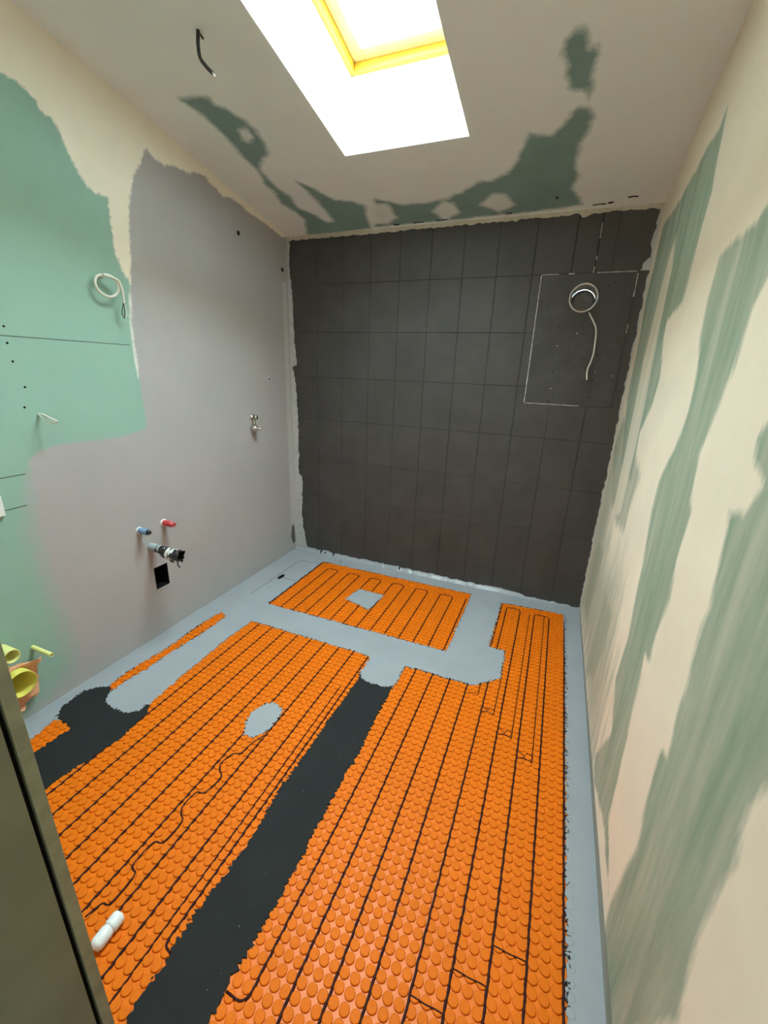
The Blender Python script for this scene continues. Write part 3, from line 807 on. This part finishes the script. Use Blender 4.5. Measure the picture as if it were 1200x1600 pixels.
def studs_joined(name, pts, mat, parent, dz=0.0, scale=1.0):
    n, nv = len(pts), len(SV)
    V = (SV[None] * np.array([scale, scale, 1]) + np.array([(x, y, dz) for x, y in pts])[:, None]).reshape(-1, 3)
    F = [tuple(i + k * nv for i in f) for k in range(n) for f in SF]
    o = mesh(name, V, F, mat, parent, smooth=True)
    o['kind'] = 'stuff'
    return o
CI = np.array(CAM_R).T
def seen(P):
    Q = (np.array([(x, y, 0.005) for x, y in P]) - np.array([0, 0, 1.456])) @ CI.T
    u = 600 + 655.57 * Q[:, 0] / -Q[:, 2]; v = 800 - 655.57 * Q[:, 1] / -Q[:, 2]
    # hidden behind the door lining on the left
    hid = np.array([(-x / max(y, 1e-6)) > 0.655 / 0.25 for x, y in P])
    return (u > -5) & (u < 1205) & (v < 1605) & ~hid
GY = 0.012
def studs_in(poly, holes):
    xs_ = np.arange(-72, 3); ys_ = np.arange(8, 92)
    P = np.array([(0.231 + ST * (i + 0.5), GY + ST * j) for i in xs_ for j in ys_])
    m = sdist(poly, P) > -0.003
    for h in holes: m &= sdist(h, P) < 0.003
    return P[m]
def make_mat(label, poly, holes, nparts):
    q = np.array(poly); e = empty('heating_mat', (float(q[:, 0].mean()), float(q[:, 1].mean()), 0.0))
    tag(e, label, 'floor mat', 'orange studded heating mats on the floor')
    rel(slab_poly('membrane', [inflate(poly, 0.012)], 0.0012, 'orange', None, lay(0.0)), e)
    P = studs_in(poly, holes)
    vis = seen(P); d = np.hypot(P[:, 0], P[:, 1])
    order = np.argsort(np.where(vis, d, d + 100))
    for i in order[:nparts]:
        o = bpy.data.objects.new('stud', stud_me)
        o.location = (P[i, 0] - e.location.x, P[i, 1] - e.location.y, 0)
        COL.objects.link(o); o.parent = e
    if len(order) > nparts:
        rel(studs_joined('stud_field', P[order[nparts:]], 'stud', None), e)
    return e
make_mat('orange studded mat along the dark back wall, with a square grey patch', M1, [M1H], 0)
make_mat('orange studded mat left of the charcoal strip, with an oval grey patch', M2, [F_OVAL], 300)
make_mat('large orange studded mat along the right wall, right of the charcoal strip', M3, [], 300)
make_mat('narrow ragged orange strip showing through the grey coat beside left wall', SS, [], 0)
make_mat('small orange scrap next to the charcoal patch by the door frame', PP, [], 0)
# row of studs under the grey coat along the right edge
row = [(0.231 + ST * 0.56 + random.uniform(-.001, .001), GY + ST * j) for j in range(10, 88)]
studs_joined('coated_stud_row', row, 'coat', floor, dz=0.0012, scale=0.9)

# heating cables
CZc, CR = 0.0036, 0.0037
def runs(x, poly, holes=(), y0=0.26, y1=2.72):
    ys_ = np.arange(y0, y1, 0.004); P = np.stack([np.full(len(ys_), x), ys_], 1)
    m = sdist(poly, P) > -0.004
    for h in holes: m &= sdist(h, P) < 0.002
    out, s = [], None
    for i, v in enumerate(m):
        if v and s is None: s = ys_[i]
        if s is not None and (not v or i == len(m) - 1):
            if ys_[i] - s > 0.03: out.append((s, ys_[i]))
            s = None
    return out
def crun(parent, pts, r=CR, z=CZc):
    P = [(p[0], p[1], p[2] if len(p) > 2 else z) for p in pts]
    # slight snaking between the studs
    Q = []
    for a, b in zip(P, P[1:]):
        a, b = Vector(a), Vector(b); n = max(1, int((b - a).length / 0.012)); sd = Vector((-(b - a).y, (b - a).x, 0))
        sd = sd.normalized() if sd.length else sd
        for k in range(n):
            p = a + (b - a) * (k / n)
            Q.append(p + sd * 0.0009 * math.sin((p.x + p.y) * 2 * math.pi / (ST * 2)))
    Q.append(Vector(P[-1]))
    return rel(tube('cable_run', Q, r, 'cable', None, 6), parent)
hc = tag(empty('heating_cable', (-1.0, 2.3, 0)), 'dark red heating cable looping in the mat along back wall', 'heating cable', 'heating cables laid in the mats')
def loop(parent, xa, xb, ytop, poly, holes=()):
    """two runs joined by a rounded turn"""
    ra, rb = runs(xa, poly, holes, y1=ytop), runs(xb, poly, holes, y1=ytop)
    la, lb = ra[-1], rb[-1]
    crun(parent, fillet([(xa, la[0], 0), (xa, ytop, 0), (xb, ytop, 0), (xb, lb[0], 0)], 0.024) and
         [(p.x, p.y) for p in fillet([(xa, la[0], 0), (xa, ytop, 0), (xb, ytop, 0), (xb, lb[0], 0)], 0.024)])
    for x, rr in ((xa, ra), (xb, rb)):
        for (s, e) in rr[:-1]: crun(parent, [(x, s), (x, e)])
for k in (18, 16, 14, 12, 10, 8):
    loop(hc, XK(k + 1), XK(k), 2.562, M1, [M1H])
crun(hc, [(p.x, p.y) for p in fillet([(-1.546, 1.945, 0), (-1.546, 2.636, 0), (-1.49, 2.646, 0)], 0.02)])
crun(hc, [(XK(7), 1.955), (XK(7), 2.575)])

hc = tag(empty('heating_cable', (-1.1, 1.0, 0)), 'dark red heating cable in straight runs across mat with oval patch', 'heating cable', 'heating cables laid in the mats')
for k in range(11, 20):
    for s, e in runs(XK(k), M2, [F_OVAL]):
        if k == 11 and s < 0.43:
            crun(hc, [(p.x, p.y) for p in fillet([(-0.715, 0.428, 0), (XK(k), 0.432, 0), (XK(k), e, 0)], 0.02)])
            s = None
        else:
            crun(hc, [(XK(k), s), (XK(k), e)])
crun(hc, [(XK(11) - ST, 0.26), (XK(11) - ST, 1.474)], 0.0024)
sw = [(x, y, 0.0040) for x, y in F_SENSOR]
tag(tube('sensor_wire', catmull(sw, 5), 0.0030, 'cable'), 'thin dark wire zigzagging between studs from the oval grey patch', 'wire')

hc = tag(empty('heating_cable', (-0.1, 1.4, 0)), 'dark red heating cable in straight runs across mat by right wall', 'heating cable', 'heating cables laid in the mats')
loop(hc, XK(2), XK(1), 2.572, M3)
loop(hc, XK(4) + 0.004, XK(3), 2.585, M3)
for k in (0, 5, 6, 7, 8):
    for s, e in runs(XK(k), M3):
        if k == 8:
            crun(hc, [(p.x, p.y) for p in fillet([(-0.537, 0.428, 0), (XK(k), 0.428, 0), (XK(k), e, 0)], 0.025)])
        else:
            crun(hc, [(XK(k), s), (XK(k), min(e, 2.645))])
crun(hc, [(-0.154, 2.108), (-0.154, 2.60)], 0.0026)
def hook(x, xt, ya, yb, n):
    """thinner return lead that ends in a crooked turn towards the next run"""
    crun(hc, [(x, ya), (x, yb)], 0.0019, 0.0034)
    pts = [(x, yb)]
    for i in range(1, n + 1):
        xx = x + (xt - x) * i / n
        pts += [(xx + 0.004, yb + (0.006 if i % 2 else -0.004)), (xx, yb + (0.010 if i % 2 else 0.0))]
    crun(hc, pts, 0.0019, 0.0050)
    crun(hc, [(x, yb + ST), (x + (xt - x) * 0.35, yb + ST + 0.008), (x + (xt - x) * 0.5, yb + ST - 0.010), (xt, yb + ST + 0.004)], 0.0017, 0.0050)
hook(XK(3) - ST, XK(4), 1.865, 1.60, 2)
hook(XK(2) - ST, XK(3), 2.56, 1.50, 2)
hook(XK(1) - ST, XK(2), 2.56, 1.412, 2)
crun(hc, [(-0.154, 1.785), (-0.152, 1.70), (-0.20, 1.694)], 0.0017, 0.005)
for (xa, xb, y) in ((XK(2), XK(1), 0.7775), (XK(3), XK(2), 0.689), (XK(4), XK(3), 0.600)):
    crun(hc, [(xa, y), (xb, y)], 0.0020, 0.0044)

# white cable joint lying in the mat next to the door frame
j = tag(empty('cable_joint', (-0.905, 0.385, 0.0)), 'white plastic cable joint sleeve lying on the mat beside door frame', 'cable joint')
a, b = Vector((-0.900, 0.432, 0.0215)), Vector((-0.896, 0.345, 0.0215))
d = (b - a).normalized(); L = (b - a).length
rel(lathe('sleeve', a, d, [(0, 0.0), (0.001, 0.0098), (0.004, 0.0161), (0.01, 0.0189), (0.03, 0.0189), (0.034, 0.0175)], 'white_plastic', None, 18), j)
rel(lathe('collar', a, d, [(0.033, 0.0175), (0.035, 0.0161), (0.039, 0.0161), (0.041, 0.0175)], 'white_plastic', None, 18), j)
rel(lathe('sleeve', a, d, [(0.04, 0.0175), (0.044, 0.0185), (0.07, 0.0185), (0.078, 0.014), (0.082, 0.0)], 'white_plastic', None, 18), j)

# floor drain and the cut lines around it
dr = tag(empty('floor_drain', (-1.694, 2.286, COAT_Z)), 'small black oval drain hole in the grey floor near the corner', 'drain')
ov = [(-1.694 + 0.017 * math.cos(2 * math.pi * k / 24), 2.286 + 0.040 * math.sin(2 * math.pi * k / 24)) for k in range(24)]
ov2 = [(-1.694 + 0.012 * math.cos(2 * math.pi * k / 24), 2.286 + 0.033 * math.sin(2 * math.pi * k / 24)) for k in range(24)]
rel(slab_poly('rim', [ov, ov2], 0.0015, 'steel_dark', None, lay(COAT_Z)), dr)
rel(slab_poly('grate', [ov2], 0.0004, 'black', None, lay(COAT_Z)), dr)
for (xa, ya, xb, yb) in ((-1.728, 2.0, -1.728, 2.585), (-1.728, 2.585, -1.57, 2.598), (-1.43, 2.74, -1.417, 2.655), (-1.676, 2.286, -1.56, 2.27)):
    p, q = Vector((xa, ya)), Vector((xb, yb)); d = (q - p).normalized(); nn = Vector((-d.y, d.x)) * 0.0016
    lp = [tuple(p + nn), tuple(q + nn), tuple(q - nn), tuple(p - nn)]
    slab_poly('cut_line', [lp], 0.0004, 'joint', floor, lay(COAT_Z))
for x in (-1.64, -1.60, -1.525, -0.95):
    box('dark_drip', (x - 0.003, YB - 0.022, 0.004), (x + 0.003, YB - 0.0005, random.uniform(0.03, 0.045)), 'joint', wall_back)

# chipped spots on the ceiling edge
for i, (x, y) in enumerate([(-0.172, 2.647), (0.03, 2.74), (0.08, 2.735), (0.175, 2.70), (-1.08, 2.755), (-0.94, 2.752), (-0.80, 2.75), (-0.42, 2.745)]):
    w_, d_ = (0.009, 0.009) if i == 0 else (random.uniform(0.012, 0.035), random.uniform(0.004, 0.007))
    lp = jag([(x - w_, y - d_), (x + w_, y - d_), (x + w_, y + d_), (x - w_, y + d_)], 0.006, 0.002, 1)
    slab_poly('chipped_spot', [lp], 0.0008, 'joint', ceiling, lambda u, v, w: (u, v, ceil_z(v) - w - 0.0002))

# ------------------------------------------------------------------ left wall fittings
rb = []
y0, y1, z0, z1 = LH
vb = [(XL, y0, z0), (XL, y1, z0), (XL, y1, z1), (XL, y0, z1)]
vb += [(XL - 0.11, y, z) for _, y, z in vb]
mesh('recess_box', vb, [(0, 1, 5, 4), (1, 2, 6, 5), (2, 3, 7, 6), (3, 0, 4, 7), (4, 5, 6, 7)], 'black', wall_left)
box('recess_rim', (XL - 0.004, y0 + 0.004, z0 - 0.004), (XL + 0.003, y1 + 0.006, z0), 'filler', wall_left)
for (ya, yb, z) in ((0.3, 1.488, 1.5285), (0.3, 0.955, 1.026), (0.3, 0.935, 0.903)):
    box('board_seam', (XL - 0.001, ya, z - 0.0012), (XL + 0.0006, yb, z + 0.0012), 'joint', wall_left)
for (y, z) in L_DOTS + [(1.05, 2.05), (1.02, 1.35)]:
    lathe('screw_head', (XL, y, z), (1, 0, 0), [(0, 0.0042), (0.0008, 0.0040), (0.0004, 0.0)], 'black', wall_left, 10)
def wall_plug(y, z, label, ringmat):
    e = tag(empty('wall_plug', (XL, y, z)), label, 'wall plug')
    rel(lathe('ring', (XL, y, z), (1, 0, 0), [(0, 0.013), (0.003, 0.012), (0.0035, 0.010), (0.001, 0.007)], ringmat, None, 14), e)
    rel(lathe('hole', (XL, y, z), (1, 0, 0), [(0.0030, 0.0082), (0.0028, 0.0)], 'black', None, 14), e)
wall_plug(2.511, 1.378, 'white ringed wall plug above the shower valve', 'white_plastic')
wall_plug(2.290, 2.189, 'small dark wall plug high on grey wall near the ceiling', 'steel_dark')
wall_plug(2.715, 2.085, 'black wall plug high beside the corner with the dark wall', 'steel_dark')

def pipe(name, y, z, L, r, mat, wall, label, cat, group=None, seg=24, inner=0.003):
    e = tag(empty(name, (XL, y, z)), label, cat, group)
    rel(lathe('pipe', (XL - 0.01, y, z), (1, 0, 0), [(0, r), (L + 0.01 - 0.001, r), (L + 0.01, r - 0.001), (L + 0.01, r - wall + 0.0005), (L + 0.009, r - wall), (0.011 + inner + 0.003, r - wall), (0.011 + inner, 0.0)], mat, None, seg), e)
    return e
g = 'yellow pipes sticking out of left wall'
e = pipe('drain_pipe', 0.744, 0.203, 0.05, 0.055, 'yellow', 0.004, 'wide yellow pipe end with torn salmon collar low on left wall', 'pipe', g, 32, -0.10)
lp = jag([(0.742, 0.282), (0.79, 0.262), (0.842, 0.262), (0.826, 0.215), (0.822, 0.15), (0.79, 0.108), (0.745, 0.078), (0.68, 0.07), (0.662, 0.13), (0.665, 0.24), (0.70, 0.275)], 0.01, 0.003, 2)
cc = [(0.744 + 0.057 * math.cos(2 * math.pi * k / 28), 0.203 + 0.057 * math.sin(2 * math.pi * k / 28)) for k in range(28)]
def torn(u, v, w):
    d_ = max(0, math.hypot(u - 0.744, v - 0.203) - 0.057)
    return (XL + 0.002 + w + 0.28 * d_ * (1 + 0.7 * math.sin(u * 60 + v * 35)), u, v)
rel(slab_poly('torn_collar', [lp, cc], 0.003, 'salmon', None, torn), e)
pipe('drain_pipe', 0.729, 0.357, 0.075, 0.028, 'yellow_pale', 0.0035, 'short pale yellow pipe end above the wide yellow pipe', 'pipe', g)
e = pipe('conduit', 0.832, 0.309, 0.125, 0.0085, 'yellow_pale', 0.002, 'thin yellow tube sticking out of the left wall', 'pipe', g, 12)
e = pipe('water_pipe', 1.387, 0.642, 0.060, 0.0155, 'blue', 0.004, 'blue water pipe stub on grey left wall', 'pipe', 'water pipe stubs over the drain')
rel(lathe('plug', (XL + 0.050, 1.387, 0.642), (1, 0, 0), [(0.008, 0.011), (0.024, 0.0115), (0.024, 0.009), (0.016, 0.0)], 'black_film', None, 6), e)
rel(lathe('sleeve', (XL, 1.387, 0.642), (1, 0, 0), [(0, 0.019), (0.005, 0.019), (0.006, 0.0155)], 'white_film', None, 20), e)
e = pipe('water_pipe', 1.534, 0.637, 0.045, 0.0160, 'red', 0.004, 'red water pipe stub on grey left wall', 'pipe', 'water pipe stubs over the drain')
rel(lathe('plug', (XL + 0.042, 1.534, 0.637), (1, 0, 0), [(0, 0.013), (0.004, 0.017), (0.016, 0.017), (0.018, 0.012), (0.034, 0.0125), (0.034, 0.009), (0.026, 0.0)], 'red', None, 6), e)
rel(lathe('sleeve', (XL, 1.534, 0.637), (1, 0, 0), [(0, 0.020), (0.005, 0.020), (0.006, 0.0155)], 'white_film', None, 20), e)
e = pipe('drain_pipe', 1.437, 0.532, 0.075, 0.021, 'grey_pipe', 0.003, 'grey drain pipe wrapped in black plastic above the square hole', 'pipe')
# crumpled plastic film tied over the pipe end
def film(name, x0, x1, yz0, yz1, r0, r1, mat, seed, amp, nx=14, seg=20):
    verts, faces = [], []
    for i in range(nx + 1):
        t_ = i / nx
        for k in range(seg):
            a_ = 2 * math.pi * k / seg
            r = r0 + (r1 - r0) * t_
            nz = mnoise.noise(Vector((t_ * 3 + seed, math.cos(a_) * 1.6, math.sin(a_) * 1.6)))
            nz += 0.6 * mnoise.noise(Vector((t_ * 8 + seed, math.cos(a_) * 4, math.sin(a_) * 4)))
            r *= 1 + amp * nz * (0.3 + t_)
            y = yz0[0] + (yz1[0] - yz0[0]) * t_; z = yz0[1] + (yz1[1] - yz0[1]) * t_
            verts.append((XL + x0 + (x1 - x0) * t_ + 0.008 * nz * t_, y + r * math.cos(a_) * (1 - 0.35 * t_), z + r * math.sin(a_)))
    for i in range(nx):
        for k in range(seg):
            faces.append((i * seg + k, i * seg + (k + 1) % seg, (i + 1) * seg + (k + 1) % seg, (i + 1) * seg + k))
    return rel(mesh(name, verts, faces, mat, None), e)
film('plastic_wrap', 0.055, 0.150, (1.437, 0.530), (1.437, 0.512), 0.023, 0.030, 'black_film', 1.3, 0.55)
film('tape_band', 0.128, 0.146, (1.437, 0.520), (1.437, 0.520), 0.030, 0.031, 'white_film', 1.3, 0.25, 3)
film('tape_band', 0.150, 0.172, (1.437, 0.518), (1.437, 0.519), 0.029, 0.031, 'white_film', 4.3, 0.25, 3)
film('plastic_wrap', 0.140, 0.215, (1.437, 0.516), (1.437, 0.520), 0.026, 0.034, 'black_film', 7.7, 0.5, 8)
rel(tube('wrap_tail', catmull([(XL + 0.17, 1.437, 0.49), (XL + 0.178, 1.44, 0.478), (XL + 0.176, 1.44, 0.462), (XL + 0.19, 1.441, 0.45)], 5), 0.003, 'black_film', None, 6), e)

# shower valve
e = tag(empty('shower_valve', (XL, 2.31, 1.10)), 'small chrome shower valve with two fittings on grey left wall', 'valve')
rel(lathe('upper_fitting', (XL, 2.306, 1.135), (1, 0, 0), [(0, 0.018), (0.010, 0.018), (0.011, 0.011), (0.028, 0.011), (0.028, 0.016), (0.042, 0.016), (0.048, 0.008), (0.048, 0.0)], 'chrome', None, 12), e)
rel(tube('riser', [(XL + 0.016, 2.306, 1.135), (XL + 0.017, 2.308, 1.10), (XL + 0.016, 2.309, 1.066)], 0.0095, 'chrome', None, 12), e)
rel(lathe('lower_fitting', (XL, 2.309, 1.062), (1, 0, 0), [(0, 0.024), (0.008, 0.029), (0.020, 0.028), (0.034, 0.018), (0.046, 0.009), (0.070, 0.007), (0.072, 0.0)], 'chrome', None, 18), e)

# loose electric cables on the left wall
pts = [(XL - 0.005, 1.388, 1.792), (XL + 0.018, 1.392, 1.790)]
for k in range(0, 12):
    a_ = math.radians(100 + 34 * k)
    pts.append((XL + 0.022 + 0.0025 * k, 1.392 + 0.046 * math.cos(a_), 1.757 + 0.041 * math.sin(a_)))
pts += [(XL + 0.052, 1.428, 1.787), (XL + 0.050, 1.446, 1.760), (XL + 0.045, 1.453, 1.725), (XL + 0.04, 1.455, 1.700)]
cc_ = tag(empty('electric_cable', (XL, 1.39, 1.79)), 'white cable coiled in a loop on the green board', 'cable', 'loose white cables on the left wall')
sh = rel(tube('sheath', catmull(pts, 6), 0.0052, 'wire_white', None, 8), cc_)
for dy, m in ((-0.010, 'wire_black'), (0.008, 'white_plastic'), (0.0, 'wire_black')):
    co = rel(tube('core', catmull([(XL + 0.04, 1.455, 1.702), (XL + 0.04, 1.454 + dy, 1.675), (XL + 0.038, 1.453 + dy * 1.2, 1.655), (XL + 0.036, 1.453 + dy * 0.3, 1.638)], 5), 0.0018, m, None, 6), cc_)
    co.parent = sh; co.matrix_parent_inverse = Matrix()
cc_ = tag(empty('electric_cable', (XL, 1.046, 1.249)), 'two short white wires poking from the green board', 'cable', 'loose white cables on the left wall')
rel(tube('core', catmull([(XL - 0.004, 1.046, 1.249), (XL + 0.02, 1.044, 1.238), (XL + 0.05, 1.045, 1.222), (XL + 0.085, 1.055, 1.222)], 6), 0.0046, 'wire_white', None, 8), cc_)
rel(tube('core', catmull([(XL - 0.004, 1.047, 1.250), (XL + 0.03, 1.048, 1.246), (XL + 0.06, 1.050, 1.236), (XL + 0.088, 1.057, 1.225)], 6), 0.0040, 'wire_white', None, 8), cc_)
tag(box('junction_box_cover', (XL - 0.001, 0.775, 0.885), (XL + 0.012, 0.855, 0.965), 'white_plastic', None, 0.004), 'white plastic cover on the green board at the picture edge', 'cover')

# cable hanging from the ceiling
zc = ceil_z(1.476)
cc_ = tag(empty('electric_cable', (-1.329, 1.476, zc)), 'black cable with a bare white end hanging from the ceiling', 'cable')
cp = catmull([(-1.329, 1.476, zc + 0.01), (-1.332, 1.474, zc - 0.02), (-1.331, 1.471, 2.49), (-1.326, 1.470, 2.455), (-1.300, 1.466, 2.425), (-1.268, 1.461, 2.398)], 6)
rel(tube('sheath', cp, 0.006, 'wire_black', None, 8), cc_)
rel(tube('core', [cp[-1], cp[-1] + Vector((0.008, -0.001, -0.010))], 0.003, 'white_plastic', None, 8), cc_)
rel(tube('core', catmull([(-1.330, 1.474, zc - 0.004), (-1.315, 1.468, zc - 0.018), (-1.300, 1.462, zc - 0.034)], 5), 0.0035, 'wire_black', None, 8), cc_)

# ------------------------------------------------------------------ door lining beside the camera
dj = struct(empty('door_1', (JX, (JY0 + JY1) / 2, 0)), 'olive painted door frame close to the camera', 'door frame')
def dchild(o): return rel(o, dj)
xf = -0.645
dchild(box('lining_board', (JX, JY0 - 0.01, 0), (xf, 0.2265, ceil_z(0.24)), 'jamb', None, 0.0015))
dchild(box('rubber_seal', (JX, 0.2265, 0), (xf - 0.010, 0.2345, ceil_z(0.24)), 'black'))
dchild(box('edge_strip', (JX, 0.2345, 0), (xf + 0.001, 0.252, ceil_z(0.26)), 'jamb_edge', None, 0.0015))
